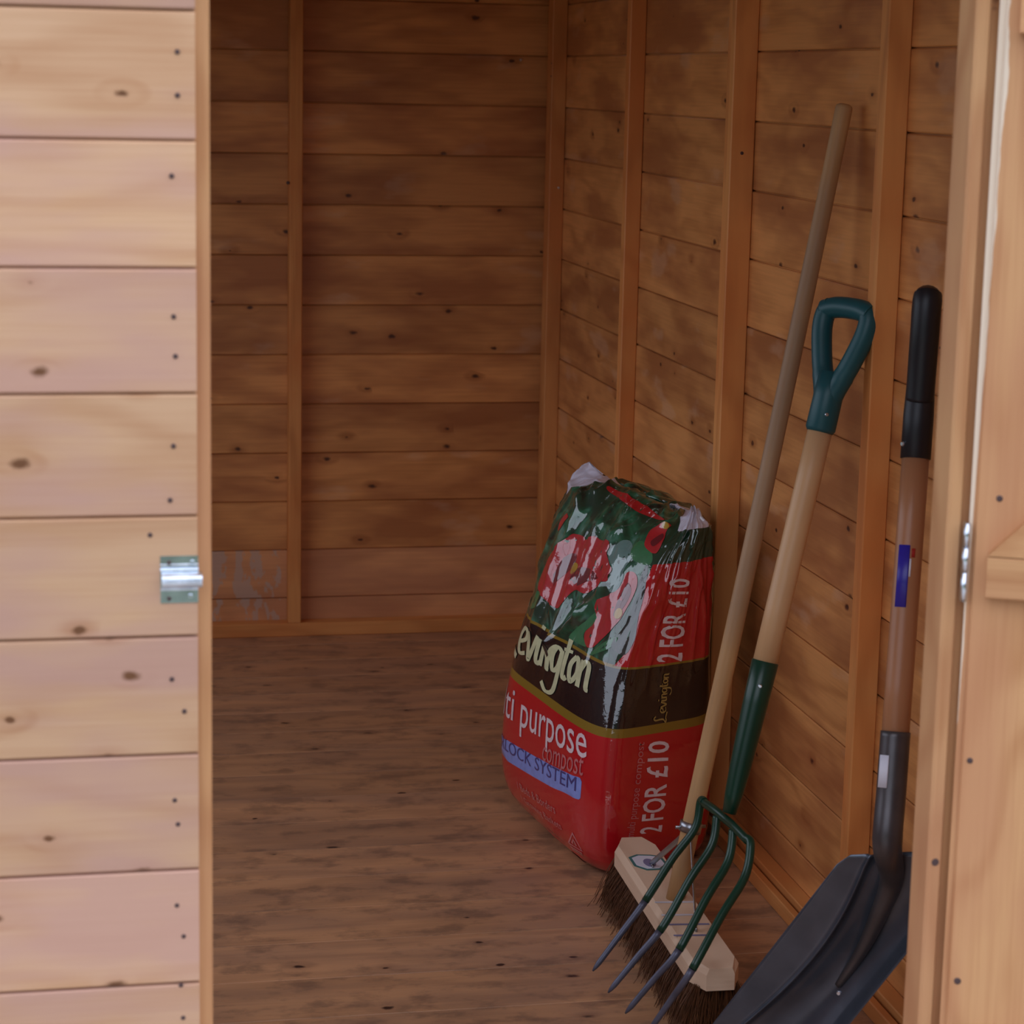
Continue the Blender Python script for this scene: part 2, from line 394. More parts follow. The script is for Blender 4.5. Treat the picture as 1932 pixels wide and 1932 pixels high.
wbar((XL + .004, WY0, WZ1 - .015), (XL + .004, WY1, WZ1 - .015), (0, 0, 1), .03)
for y in (WY0 + .016, (WY0 + WY1) / 2, WY1 - .016):
    wbar((XL + .004, y, WZ0 + .031), (XL + .004, y, WZ1 - .031), (0, -1, 0), .03)
for a, b in ((WY0 + .032, (WY0 + WY1) / 2 - .016), ((WY0 + WY1) / 2 + .016, WY1 - .032)):
    raw('pane', [(XL - .01, a, WZ0 + .031), (XL - .01, b, WZ0 + .031), (XL - .01, b, WZ1 - .031), (XL - .01, a, WZ1 - .031)], [(0, 1, 2, 3)], M_GLASS, win)
portal((XL - .02, (WY0 + WY1) / 2, (WZ0 + WZ1) / 2), (0, math.radians(-90), 0), WZ1 - WZ0, WY1 - WY0)
portal(((DX0 + DX1) / 2, YF - .02, DTOP / 2), (math.radians(90), 0, 0), DX1 - DX0, DTOP)

fl = tag(empty('floor', (xm, (YF + YB) / 2, 0)), kind='structure')
y = 3.272 - .148 * 8
while y < YB:
    # top face looks up: thickness -Z : zdir x dir = -Z -> zdir=Y, dir=X : Y x X = -Z
    y0 = max(y, YF + T + .0); y1 = min(y + .148, YB)
    if y1 - y0 > .03:
        board('floor_board', M_FLOOR, fl, (XL, (y0 + y1) / 2, 0), (XR, (y0 + y1) / 2, 0), (0, 1, 0), y1 - y0, .014, gap=.0016, bev=.001)
    y += .148
for x in (XL + .1, xm, XR - .1):
    board('bearer', M_STUD, fl, (x, YF, -.0146), (x, YB, -.0146), (-1, 0, 0), .05, .05, lap=False)

ce = tag(empty('ceiling', (xm, (YF + YB) / 2, RIDGE)), kind='structure')
for sx in (-1, 1):
    e = Vector((xm + sx * ((XR - XL) / 2 + .05), 0, EAVE - .02)); r = Vector((xm, 0, RIDGE)); d = (e - r); n = 8
    for i in range(n):
        c = r + d * ((i + .5) / n); wd = d.length / n
        nrm = d.cross(Vector((0, 1, 0))) if sx > 0 else Vector((0, 1, 0)).cross(d)
        # want thickness upward
        a, b = Vector((c.x, YF - .06, c.z)), Vector((c.x, YB + .06, c.z))
        zd = d if sx < 0 else -d
        if zd.cross(b - a).z < 0: zd = -zd
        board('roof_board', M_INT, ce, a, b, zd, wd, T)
    q = [r + Vector((0, YF - .08, .02)), r + Vector((0, YB + .08, .02)), e + Vector((0, YB + .08, .02)), e + Vector((0, YF - .08, .02))]
    raw('felt', q + [v + Vector((0, 0, .004)) for v in q], [(0, 1, 2, 3), (7, 6, 5, 4), (0, 4, 5, 1), (1, 5, 6, 2), (2, 6, 7, 3), (3, 7, 4, 0)], M_ROOF, ce)
gr = raw('ground', [(-30, -30, -.075), (30, -30, -.075), (30, 30, -.075), (-30, 30, -.075)], [(0, 1, 2, 3)], M_GRASS); tag(gr, kind='structure')

slab = tag(empty('bounce_patio', (0, 1.0, -.07)), kind='structure')  # unseen slabs added to bounce daylight in through the doorway
for i in range(-4, 5):
    for j in range(4):
        board('bounce_slab', M_BOUNCE_PAVE, slab, (i * .6 + .03 + .006, 1.87 - j * .6, -.045), (i * .6 + .594 + .03, 1.87 - j * .6, -.045), (0, 1, 0), .59, .03, lap=False, bev=.004)
sky_blocker = raw('sky_blocker_wall', [(x, y, z) for y in (-6.5, -7.3) for x, z in ((-14, -.07), (14, -.07), (14, 2.5), (-14, 2.5))], [(0, 1, 2, 3), (7, 6, 5, 4), (3, 2, 6, 7), (0, 4, 5, 1), (0, 3, 7, 4), (1, 5, 6, 2)], simple('sky_blocker_green', (.05, .07, .03), .9, var=.5, vscale=6, bump=.5)); tag(sky_blocker, kind='structure')  # added, unseen: dark block keeping low sky out of the bag's reflections
# ------------------------------------------------------------------ door leaf, swung open about 155 degrees
HX, HY = .9435, 2.1855
dd_ = Vector((.905, -.424, 0)).normalized(); dn = Vector((-dd_.y, dd_.x, 0)) * -1   # dn points at camera side
if dn.y > 0: dn = -dn
door = tag(empty('door_1', (HX, HY, 0)), kind='structure')
def dpt(s, z, off=0): return Vector((HX, HY, z)) + dd_ * s + dn * off
bw = .122
for i in range(6):
    board('door_board', M_DOOR1 if i == 0 else M_JAMB, door, dpt(bw * (i + .5), .03), dpt(bw * (i + .5), DTOP - .01), -dd_, bw, .011, gap=.003)
for zc, wd in ((.30, .09), (.854, .044), (1.45, .09)):
    board('ledge', M_JAMB, door, dpt(.018, zc, .018), dpt(.70, zc, .018), (0, 0, 1), wd, .0178, lap=False, bev=.002)
for z0, z1 in ((.876, 1.40), ):
    # brace as a sheared board so that its ends meet the ledges
    L0, L1 = .018, .60; tk = .018
    vs = []
    for off in (0, tk):
        vs += [dpt(L0, z0 + .001, off), dpt(L0 + .075, z0 + .001, off), dpt(L1 + .0, z1, off), dpt(L1 - .075, z1, off), ]
    o = raw('brace', vs, [(0, 1, 2, 3), (7, 6, 5, 4), (0, 4, 5, 1), (1, 5, 6, 2), (2, 6, 7, 3), (3, 7, 4, 0)], M_JAMB, door)
for s, z, r in ((.026, .935, .0034), (.012, .652, .0032), (.013, .405, .0038)):
    disc('nail', dpt(s, z, .0002), dn, r, M_NAIL, door)
disc('knot', (.9285, YF - .0002, .535), (0, -1, 0), .0042, M_NAIL, bpy.data.objects['trim_2'], h=.0004)
# hinge
hg = empty('hinge', (0, 0, 0), door); hg.matrix_parent_inverse = wm(door).inverted()
for z0, z1, r in ((.825, .856, .0032), (.8565, .882, .0036), (.8825, .908, .0032)):
    tube('hinge_knuckle', [(.9365, 2.182, z0), (.9365, 2.182, z1)], r, M_ZINC, hg, 14)
h2 = raw('hinge_leaf', [(.9372, 2.1845, .825), (.9372, 2.1845, .908), (.9395, 2.1848, .908), (.9395, 2.1848, .825), (.9372, 2.1952, .825), (.9372, 2.1952, .908), (.9395, 2.1952, .908), (.9395, 2.1952, .825)], [(0, 1, 2, 3), (4, 7, 6, 5), (0, 4, 5, 1), (2, 6, 7, 3), (0, 3, 7, 4), (1, 5, 6, 2)], M_ZINC, hg)

# ------------------------------------------------------------------ zinc keeper beside the doorway
kp = empty('bolt_keeper', (.1265, YF, .865))
tag(kp, 'shiny zinc bolt keeper screwed to the pale cladding at the doorway edge', 'latch')
prof = [(-.0235, 0), (-.0235, .0012), (-.011, .0012), (-.009, .002), (-.0075, .007), (-.004, .0105), (0, .0118), (.004, .0105), (.0075, .007), (.009, .002), (.0115, .0014), (.0125, .0024), (.0145, .0024), (.0155, .0012), (.0235, .0012), (.0235, 0)]
def xprofile(name, pr, x0, x1, y0, zc, mat, parent):
    n = len(pr); vs = [(x, y0 - d, zc + z) for x in (x0, x1) for z, d in pr]
    fs = [(i, (i + 1) % n, n + (i + 1) % n, n + i) for i in range(n)] + [tuple(range(n)), tuple(range(n, 2 * n))[::-1]]
    bm = bmesh.new(); me = bpy.data.meshes.new(name); me.from_pydata(vs, [], fs); bm.from_mesh(me); o = from_bm(name, bm, mat, parent)
    return o
xprofile('plate', [(z, d) for z, d in prof if abs(z) > .0078], .1085, .1452, YF - .0002, .8645, M_ZINC, kp)
xprofile('staple', [(-.0082, .0014)] + [(-.0075, .006), (-.0055, .0095), (-.003, .0114), (0, .012), (.003, .0114), (.0055, .0095), (.0075, .006), (.0082, .0014)], .1095, .1485, YF, .8640, M_ZINC, kp)
for x, z in ((.117, .8815), (.1395, .8815), (.117, .8455), (.1375, .848)):
    disc('screw', (x, YF - .0016, z), (0, -1, 0), .0022, M_NAIL if x < .13 else M_ZINC, kp, h=.0007)

# ------------------------------------------------------------------ broom
M_BEECH = wood('broom_handle_wood', srgb(208, 164, 112), srgb(164, 118, 72), blot=srgb(146, 120, 100), blot_amt=.6, knot=srgb(60, 40, 30), knot_th=.9, rough=.5, ringsc=.5)
M_ASH = wood('tool_shaft_wood', srgb(208, 166, 120), srgb(184, 138, 92), blot=srgb(186, 148, 112), blot_amt=.5, knot=srgb(90, 70, 60), knot_th=.95, rough=.4, ringsc=.4)
M_ASH2 = wood('shovel_shaft_wood', srgb(176, 122, 86), srgb(146, 96, 64), blot=srgb(160, 108, 76), blot_amt=.5, knot=srgb(70, 40, 30), knot_th=.97, rough=.35, ringsc=.4)
M_BLOCK = wood('broom_block_wood', srgb(226, 196, 168), srgb(200, 164, 134), knot_th=.99, rough=.6)
def ztube(name, a, b, r0, r1, mat, parent, seg=24, n=10, bend=None, endround=False):
    """straight round bar whose local X runs along it, for the grain"""
    a = Vector(a); b = Vector(b); L = (b - a).length
    m = frame(b - a, (0, 1, 0.01), (a + b) / 2)
    vs = []; fs = []; R = []
    for i in range(n + 1):
        s = i / n; r = r0 + (r1 - r0) * s; R.append((s * L - L / 2, r, s))
    if endround:
        x, r, s = R[-1]; R[-1] = (x - r * .5, r, s); R += [(x - r * .2, r * .92, s), (x, r * .6, s), (x + .0005, r * .05, s)]
    mi = m.inverted().to_3x3()
    for x, r, s in R:
        off = Vector((0, 0, 0))
        if bend is not None: off = mi @ (Vector(bend) * math.sin(math.pi * s) * (0.6 + .8 * s))
        for k in range(seg):
            t = 2 * math.pi * k / seg; vs.append((x + off.x, r * math.cos(t) + off.y, r * math.sin(t) + off.z))
    for i in range(len(R) - 1):
        for k in range(seg):
            l = (k + 1) % seg; fs.append((i * seg + k, (i + 1) * seg + k, (i + 1) * seg + l, i * seg + l))
    fs.append(tuple(range(seg))); fs.append(tuple(range((len(R) - 1) * seg, len(R) * seg))[::-1])
    me = bpy.data.meshes.new(name); me.from_pydata(vs, [], fs); me.update()
    for p in me.polygons: p.use_smooth = len(p.vertices) == 4
    return link(name, me, mat, parent, m)

broom = empty('broom', (.95, 3.28, 0)); tag(broom, 'wooden yard broom with pale block head and brown bristles, handle leaning on right wall', 'broom')
ha, hb = Vector((.957, 3.555, .10)), Vector((.940, 2.975, .10))       # far and near end
hc = (ha + hb) / 2; ax = (hb - ha).normalized(); sd = Vector((0, 0, 1)).cross(ax).normalized()
if sd.x < 0: sd = -sd
def block():
    bm = bmesh.new(); L = (hb - ha).length; n = 14; rows = []
    for i in range(n + 1):
        s = i / n; u = s * L; e = min(u, L - u)
        wd = .038 * min(1, .55 + .45 * (min(e, .035) / .035) ** .5)
        ht = .034
        pr = [(-wd, 0), (-wd, ht * .7), (-wd * .82, ht), (wd * .82, ht), (wd, ht * .7), (wd, 0)]
        c = ha + ax * u + Vector((0, 0, -.032))
        rows.append([bm.verts.new(c + sd * x + Vector((0, 0, z))) for x, z in pr])
    for i in range(n):
        for k in range(6):
            bm.faces.new((rows[i][k], rows[i][(k + 1) % 6], rows[i + 1][(k + 1) % 6], rows[i + 1][k]))
    bm.faces.new(rows[0]); bm.faces.new(rows[-1][::-1])
    bmesh.ops.transform(bm, matrix=frame(ax, (0, 0, 1), hc).inverted(), verts=bm.verts)
    return bm
from_bm('broom_head', block(), M_BLOCK, broom, frame(ax, (0, 0, 1), hc))
def bristles():
    vs = []; fs = []; L = (hb - ha).length
    for i in range(46):
        for j in range(5):
            u = .012 + (L - .024) * (i + .25 * (j % 2)) / 45.6; v = -.028 + .056 * j / 4
            for q in range(26):
                du, dv = random.gauss(0, .0035), random.gauss(0, .0045)
                b = ha + ax * (u + du * .7) + sd * (v + dv * .5) + Vector((0, 0, -.028))
                fl_ = (v / .028)
                tip = b + sd * (fl_ * .012 + dv * 2.2 - .003) + ax * (du * 2.5 + (u / L - .5) * .02) ; tip.z = .001 + abs(random.gauss(0, .003))
                b.z = .071; r = .0006
                k = len(vs)
                d1 = Vector((r, 0, 0)); d2 = Vector((-r * .5, r * .87, 0)); d3 = Vector((-r * .5, -r * .87, 0))
                mid = (b + tip) / 2 + sd * fl_ * .003
                for c in (b, mid, tip): vs += [c + d1, c + d2, c + d3]
                for s in (0, 3):
                    for m_ in range(3): fs.append((k + s + m_, k + s + (m_ + 1) % 3, k + s + 3 + (m_ + 1) % 3, k + s + 3 + m_))
    return vs, fs
M_BRIS = simple('brown_bristle', srgb(112, 70, 40), .6, var=.45, vscale=90)
b_ = raw('bristles', *bristles(), M_BRIS, broom); b_['kind'] = 'stuff'
h0 = Vector((.951, 3.262, .098)); h1 = Vector((1.2, 3.352, 1.324))
ztube('broom_handle', h0, h1, .0145, .0132, M_BEECH, broom, n=24, bend=(.004, .004, 0), endround=True)
hdir = (h1 - h0).normalized()
# steel stay: two arms from the block to a clamp round the handle
cl = h0 + hdir * .115
st = empty('stay', cl, broom); st.matrix_parent_inverse = wm(broom).inverted()
M_STEEL = simple('zinc_stay', (.42, .44, .48), .35, 1.0, var=.2)
for u in (-.145, .145):
    f0 = hc + ax * u + Vector((0, 0, .0025))
    tube('stay_arm', cr_spline([f0 - ax * (.012 if u > 0 else -.012), f0 + Vector((0, 0, .001)), f0 + (cl - f0) * .08 + Vector((0, 0, .004)), cl + ax * (.016 if u > 0 else -.016) - hdir * .01, cl + ax * (.015 if u > 0 else -.015) + hdir * .012], 5), [(.0045, .0017)] * 21, M_STEEL, st, 10)
tube('clamp', [cl - hdir * .004, cl + hdir * .012], .0175, M_STEEL, st, 24)
tube('clamp_bolt', [cl + sd * -.024 + hdir * .004, cl + sd * .024 + hdir * .004], .0028, M_STEEL, st, 8)
# label on the block
M_WHITE = simple('white_paper', srgb(214, 214, 226), .6)
M_TEAL = simple('teal_ink', srgb(60, 112, 110), .6); M_GREYINK = simple('grey_ink', srgb(120, 116, 150), .6)
def flatpoly(name, c, ux, uy, pts, mat, parent, h):
    c = Vector(c); n = Vector(ux).cross(Vector(uy)).normalized(); m = len(pts)
    vs = [c + Vector(ux) * x + Vector(uy) * y + n * hh for hh in (h, h - .0006) for x, y in pts]
    fs = [tuple(range(m)), tuple(range(2 * m - 1, m - 1, -1))] + [(i, m + i, m + (i + 1) % m, (i + 1) % m) for i in range(m)]
    return raw(name, vs, fs, mat, parent)
bt = .1023
lc = hc - ax * .16; lc.z = bt
lab = [(-.042, -.012), (-.03, -.028), (.012, -.028), (.034, -.012), (.034, .012), (.012, .028), (-.03, .026), (-.038, .010)]
flatpoly('label', lc, ax, sd, [(x * 1.0, y * 1.0) for x, y in lab], M_TEAL, broom, .0006)
flatpoly('label', lc, ax, sd, [(x * .84, y * .84) for x, y in lab], M_WHITE, broom, .0010)
flatpoly('label', lc, ax, sd, [(.02 * math.cos(a * .524) + .002, .010 * math.sin(a * .524)) for a in range(12)], M_GREYINK, broom, .0013)
for u in (.02, .075, .115, .16):
    c = hc + ax * u + sd * random.uniform(-.01, .01); c.z = bt
    flatpoly('label', c, ax, sd, [(-.004, -.032), (.001, -.032), (.006, .03), (.001, .03)], M_GREYINK if u > .1 else M_WHITE, broom, .0006)

# ------------------------------------------------------------------ digging fork
fork = empty('garden_fork', (1.0, 3.12, 0)); tag(fork, 'garden fork with four green tines, wooden shaft and green D grip, leaning before the broom', 'fork')
M_GRN = simple('green_enamel', srgb(10, 58, 42), .32, .0, spec=.5, var=.15)
M_GRIP = simple('green_plastic', srgb(20, 84, 92), .42, var=.12)
M_BARE = simple('bare_grey_steel', srgb(96, 98, 116), .45, .5, var=.25, vscale=40)
cc = Vector((.9850, 3.115, .275)); gt = Vector((1.172, 3.212, 1.03)); sdir = (gt - cc).normalized()
Lc, Rc = Vector((.9711, 3.215, .2711)), Vector((.9930, 3.020, .2650)); w_ = (Rc - Lc); wd_ = w_.normalized()
p_sock = cc + sdir * .243; p_wood = cc + sdir * .600
ztube('shaft', p_sock - sdir * .01, p_wood + sdir * .01, .0185, .0185, M_ASH, fork, n=4)
sk = tube('socket', [cc + sdir * d for d in (.012, .04, .08, .13, .18, .243, .244)], [(.010, .013), (.0135, .0145), (.016, .0165), (.0175, .018), (.019, .019), (.0202, .0202), (.0185, .0185)], M_GRN, fork, 28)
disc('rivet', p_sock - sdir * .032 + Vector((-.0062, -.0188, 0)), (-.3, -1, 0), .003, M_ZINC, fork, h=.002)
# crossbar
tube('crossbar', cr_spline([Lc + wd_ * .016 + Vector((.0, 0, .006)), Lc + w_ * .3 + Vector((.0, 0, .009)), cc + Vector((0, 0, .0)), Lc + w_ * .7 + Vector((0, 0, .009)), Rc - wd_ * .016 + Vector((0, 0, .006))], 6), [(.0070, .0060)] * 25, M_GRN, fork, 14)
tips = [(.801, 3.177, .025), (.804, 3.092, .025), (.8105, 3.014, .025), (.829, 2.949, .025)]
over = [(.885, 3.196, .125), (.885, 3.091, .125), (.8825, 2.996, .125), (.881, 2.922, .125)]
for i in range(4):
    s = (0.02, .345, .655, .98)[i]; st0 = Lc + w_ * s + Vector((0, 0, .004 if i in (0, 3) else .003)); tp = Vector(tips[i]); ov = Vector(over[i])
    mid1 = st0 + (ov - st0) * .22 + Vector((.010, -.002, -.008)); mid2 = st0 + (ov - st0) * .6 + Vector((.008, 0, .004)); mid3 = ov + (tp - ov) * .5 + Vector((.003, 0, .004))
    if i in (0, 3): start = [st0 + wd_ * (.014 if i == 0 else -.014) + Vector((0, 0, .004)), st0 + Vector((0, 0, -.001))]
    else: start = [st0]
    path = cr_spline(start + [mid1, mid2, ov, mid3, tp], 7)
    n = len(path)
    cut = min(range(n), key=lambda q: (path[q] - (ov + (tp - ov) * (.02, .06, .02, .0)[i])).length)
    rad = [.0066 * (1 - .12 * q / n) for q in range(n)]
    t_ = tube('tine', path[:cut + 1], rad[:cut + 1], M_GRN, fork, 14)
    rr = [.0056 * (1 - .30 * k / (n - cut)) for k in range(n - cut)]; rr[-1] = .0012; rr[-2] = .0030
    tube('tine_point', path[cut:], rr, M_BARE, t_, 12)
# D grip: socket + two arms + hand bar
gb = cc + sdir * .598
yv = (Vector((.50, -.86, -.0)) - sdir * Vector((.50, -.86, 0)).dot(sdir)).normalized()
def G(s, u): return gb + sdir * s + yv * u
tube('grip', [G(d, 0) for d in (-.005, .0, .05, .085)], [.0195, .0225, .0222, (.0215, .019)], M_GRIP, fork, 28)
for sg in (-1, 1):
    tube('grip', cr_spline([G(.030, sg * .002), G(.062, sg * .011), G(.100, sg * .027), G(.145, sg * .041), G(.172, sg * .042), G(.183, sg * .032)], 6), [(.0165, .0165)] * 10 + [(.0155, .0150)] * 21, M_GRIP, fork, 18)
tube('grip', cr_spline([G(.176, -.045), G(.183, -.02), G(.183, .02), G(.177, .045)], 6), [(.0160, .0160)] * 19, M_GRIP, fork, 20)
disc('rivet', G(.025, 0) + Vector((-.004, -.0222, 0)), (-.2, -1, 0), .0028, M_ZINC, fork, h=.0015)

# ------------------------------------------------------------------ shovel
sh = empty('shovel', (1.08, 2.88, 0)); tag(sh, 'shovel with broad dark steel blade, wooden shaft and black grip beside the door post', 'shovel')
M_DARK = simple('dark_blade_steel', srgb(88, 94, 106), .2, .5, var=.2, vscale=25, bump=.06, bscale=90)
M_SOCK = simple('dark_socket_steel', srgb(86, 82, 84), .36, .5, var=.2, vscale=30)
M_BLK = simple('black_plastic', srgb(16, 18, 26), .45)
M_BLUE = simple('blue_sticker', srgb(52, 42, 160), .35, var=.15); M_RED = simple('red_sticker', srgb(160, 40, 36), .4)
s0 = Vector((1.100, 2.76, .490)); s1 = Vector((1.172, 2.910, 1.085)); sv = (s1 - s0).normalized()
ztube('shaft', s0 - sv * .02, s0 + sv * .39, .0185, .0185, M_ASH2, sh, n=4)
gp = s0 + sv * .385
tube('grip', [gp + sv * d for d in (0, .001, .06, .10, .15, .185)], [.0175, .0205, .0205, (.019, .020), (.017, .020), (.015, .018)], M_BLK, sh, 24)
gy = (Vector((.36, .93, 0)) - sv * Vector((.36, .93, 0)).dot(sv)).normalized()
def Q(s, u): return gp + sv * s + gy * u
for sg in (-1, 1):
    tube('grip', cr_spline([Q(.08, sg * .003), Q(.12, sg * .018), Q(.165, sg * .038), Q(.20, sg * .046), Q(.216, sg * .042)], 6), .019, M_BLK, sh, 16)
tube('grip', cr_spline([Q(.205, -.047), Q(.214, -.02), Q(.214, .02), Q(.205, .047)], 6), .0195, M_BLK, sh, 18)
disc('rivet', gp + sv * .022 + Vector((-.0205, -.004, 0)), (-1, -.35, 0), .0035, M_ZINC, sh, h=.003)
def wrap(name, d0, d1, a0, a1, r, mat):
    """sticker wrapped on the shaft between angles a0..a1 (degrees; -90 = towards -Y, 180 = -X)"""
    ex = (Vector((1, 0, 0)) - sv * sv.x).normalized(); ey = sv.cross(ex); vs = []; fs = []; n = 10
    for i in range(n + 1):
        a = math.radians(a0 + (a1 - a0) * i / n)
        for d in (d0, d1):
            for rr in (r, r - .0006): vs.append(s0 + sv * d + (ex * math.cos(a) + ey * math.sin(a)) * rr)
    for i in range(n):
        k = i * 4; fs += [(k, k + 4, k + 6, k + 2), (k + 1, k + 3, k + 7, k + 5), (k, k + 1, k + 5, k + 4), (k + 2, k + 6, k + 7, k + 3)]
    fs += [(0, 2, 3, 1), (n * 4, n * 4 + 1, n * 4 + 3, n * 4 + 2)]
    return raw(name, vs, fs, mat, sh, True)
wrap('sticker', .185, .268, 205, 254, .0191, M_BLUE)
wrap('sticker', .252, .264, 261, 276, .0191, M_RED)
wrap('sticker', .226, .250, 255, 262, .0191, M_WHITE)
wrap('label', -.055, -.012, 190, 232, .0212, M_WHITE)
# blade
LS = Vector((1.057, 2.79, .343)); a_ = Vector((.8758, 2.9048, .006)) - LS; wv = Vector((.14, -.10, 0))
nb_ = a_.cross(wv).normalized()
if nb_.y > 0: nb_ = -nb_          # towards the viewer
def blade_pt(s, t, back=0):
    C = .24                                             # parameter of the fold between side wall and pan
    c = .15 + .20 * math.sin(math.pi * min(1, s * 1.05)) # where the fold lies across the blade
    dp = .014 + .030 * math.sin(math.pi * (.10 + .80 * s))
    if t < C: f = .30 * t / C; tt = t * c / C
    else:
        tt = c + (t - C) * (1 - c) / (1 - C)
        f = .30 + .68 * math.sin(math.pi * (t - C) / (1 - C)) if t < .88 else (1 - t) / .12 * (.30 + .68 * math.sin(math.pi * (.88 - C) / (1 - C)))
    bead = .0062 * math.exp(-((t - C - .01) / .020) ** 2) - .0015 * math.exp(-((t - C - .07) / .02) ** 2)
    p = LS + a_ * s + wv * tt - nb_ * (dp * f - bead)
    if s < .08: p = p + Vector((0, 0, -.012 * (1 - s / .08) * abs(tt - .5) * 2))
    return p - nb_ * back
vs = []; fs = []; NS, NT = 36, 40
ts = sorted(set([i / NT for i in range(NT + 1)] + [.22, .228, .234, .24, .246, .252, .258, .264, .270, .276, .282, .29, .30, .84, .86]))
for layer in (0, .002):
    for i in range(NS + 1):
        for t in ts: vs.append(blade_pt(i / NS, t, layer))
nt_ = len(ts); off = (NS + 1) * nt_
for i in range(NS):
    for j in range(nt_ - 1):
        a = i * nt_ + j; fs.append((a, a + 1, a + nt_ + 1, a + nt_)); fs.append((off + a, off + a + nt_, off + a + nt_ + 1, off + a + 1))
for i in range(NS):
    for j in (0, nt_ - 1): a = i * nt_ + j; b = a + nt_; fs.append((a, b, off + b, off + a))
for j in range(nt_ - 1):
    for i in (0, NS): a = i * nt_ + j; fs.append((a, off + a, off + a + 1, a + 1))
bm = bmesh.new(); me = bpy.data.meshes.new('b'); me.from_pydata([tuple(v) for v in vs], [], fs); bm.from_mesh(me)
zmin = min(v.co.z for v in bm.verts)
for v in bm.verts: v.co.z = max(v.co.z, .001)
bl = from_bm('blade', bm, M_DARK, sh, smooth=True)
# socket: tube, then strap tapering down the face of the blade
P0 = s0 + sv * .005
strap = [s0 + sv * .02, s0 - sv * .06, s0 - sv * .13, blade_pt(.12, .48) + nb_ * .014, blade_pt(.28, .53) + nb_ * .011, blade_pt(.46, .60) + nb_ * .006, blade_pt(.63, .65) + nb_ * .001]
sp_ = cr_spline(strap, 7); m_ = len(sp_)
rad = []
for i in range(m_):
    f = i / (m_ - 1)
    rad.append((.0200, .0200) if f < .3 else ((.0205 - .0195 * ((f - .3) / .7) * .8), (.0205 - .0195 * ((f - .3) / .7) * .8)))
tube('socket', sp_, rad, M_SOCK, sh, 26)
disc('rivet', blade_pt(.66, .71) + nb_ * .0005, nb_, .0035, M_ZINC, sh, h=.002)

# ---- compost bag surface: u runs round the bag (0 far-front corner, 1 near-front corner, 2 near-back, 3 far-back), v up
BAG_N = 5.0
def _sq():
    pts = []; m = 2400
    for i in range(m + 1):
        a = math.radians(225) - 2 * math.pi * i / m     # from (p,q) = (-1,-1) towards (-1,+1)
        c, s = math.cos(a), math.sin(a)
        p = math.copysign(abs(c) ** (2 / BAG_N), c); q = math.copysign(abs(s) ** (2 / BAG_N), s)
        pts.append((p, q))
    L = [0]
    for i in range(m): L.append(L[-1] + math.dist(pts[i], pts[i + 1]))
    return pts, [x / L[-1] * 4 for x in L]
_SP, _SL = _sq()
def squircle(u):
    u %= 4; lo, hi = 0, len(_SL) - 1
    while hi - lo > 1:
        m = (lo + hi) // 2
        if _SL[m] <= u: lo = m
        else: hi = m
    t = (u - _SL[lo]) / max(1e-9, _SL[hi] - _SL[lo]); a, b = _SP[lo], _SP[hi]
    return a[0] + (b[0] - a[0]) * t, a[1] + (b[1] - a[1]) * t
BAG_LEV = [ # FL, FR, BR, BL
 (( .885, 4.05, .003), ( .940, 3.64, .003), (1.095, 3.70, .003), (1.130, 4.06, .003)),
 (( .840, 4.075, .024), ( .912, 3.610, .024), (1.135, 3.69, .024), (1.165, 4.10, .024)),
 (( .814, 4.10, .075), ( .898, 3.595, .070), (1.150, 3.69, .07), (1.178, 4.12, .075)),
 (( .810, 4.105, .16), ( .900, 3.595, .15), (1.154, 3.70, .15), (1.182, 4.12, .16)),
 (( .826, 4.10, .27), ( .914, 3.615, .26), (1.150, 3.71, .26), (1.182, 4.12, .27)),
 (( .850, 4.09, .37), ( .936, 3.640, .36), (1.148, 3.72, .36), (1.180, 4.12, .37)),
 (( .876, 4.09, .46), ( .970, 3.655, .45), (1.150, 3.73, .45), (1.174, 4.12, .46)),
 (( .904, 4.085, .55), (1.006, 3.670, .54), (1.150, 3.735, .54), (1.150, 4.12, .55)),
 (( .937, 4.085, .600), (1.048, 3.695, .592), (1.140, 3.735, .592), (1.100, 4.115, .600)),
 (( .972, 4.10, .630), (1.086, 3.728, .615), (1.110, 3.742, .615), (1.000, 4.11, .630)),
]
BAG_TOPL, BAG_TOPR, BAG_SAG = (1.000, 4.105, .650), (1.105, 3.765, .622), .020
def _cr(a, b, c, d, t): return .5 * ((2 * b) + (c - a) * t + (2 * a - 5 * b + 4 * c - d) * t * t + (3 * b - a - 3 * c + d) * t ** 3)
def bag_base(u, v):
    n = len(BAG_LEV); p, q = squircle(u)
    vv = max(0, min(1, v)) * n; i = min(int(vv), n - 1); t = vv - i
    def lev(k):
        k = max(0, k)
        if k < n:
            L = BAG_LEV[k]; a, b = (p + 1) / 2, (q + 1) / 2
            return [(L[0][j] * (1 - b) + L[1][j] * b) * (1 - a) + (L[3][j] * (1 - b) + L[2][j] * b) * a for j in range(3)]
        b = (q + 1) / 2; s = 4 * b * (1 - b)
        r = [BAG_TOPL[j] * (1 - b) + BAG_TOPR[j] * b for j in range(3)]
        r[2] -= BAG_SAG * s ** .7 ; r[0] += p * .0016; return r
    A, B, C, D = lev(i - 1), lev(i), lev(min(i + 1, n)), lev(min(i + 2, n))
    return [_cr(A[j], B[j], C[j], D[j], t) for j in range(3)]
def _h(i, j):
    x = math.sin(i * 127.1 + j * 311.7) * 43758.5453; return x - math.floor(x)
def vnoise(x, y):
    i, j = math.floor(x), math.floor(y); fx, fy = x - i, y - j; fx = fx * fx * (3 - 2 * fx); fy = fy * fy * (3 - 2 * fy)
    return (_h(i, j) * (1 - fx) + _h(i + 1, j) * fx) * (1 - fy) + (_h(i, j + 1) * (1 - fx) + _h(i + 1, j + 1) * fx) * fy
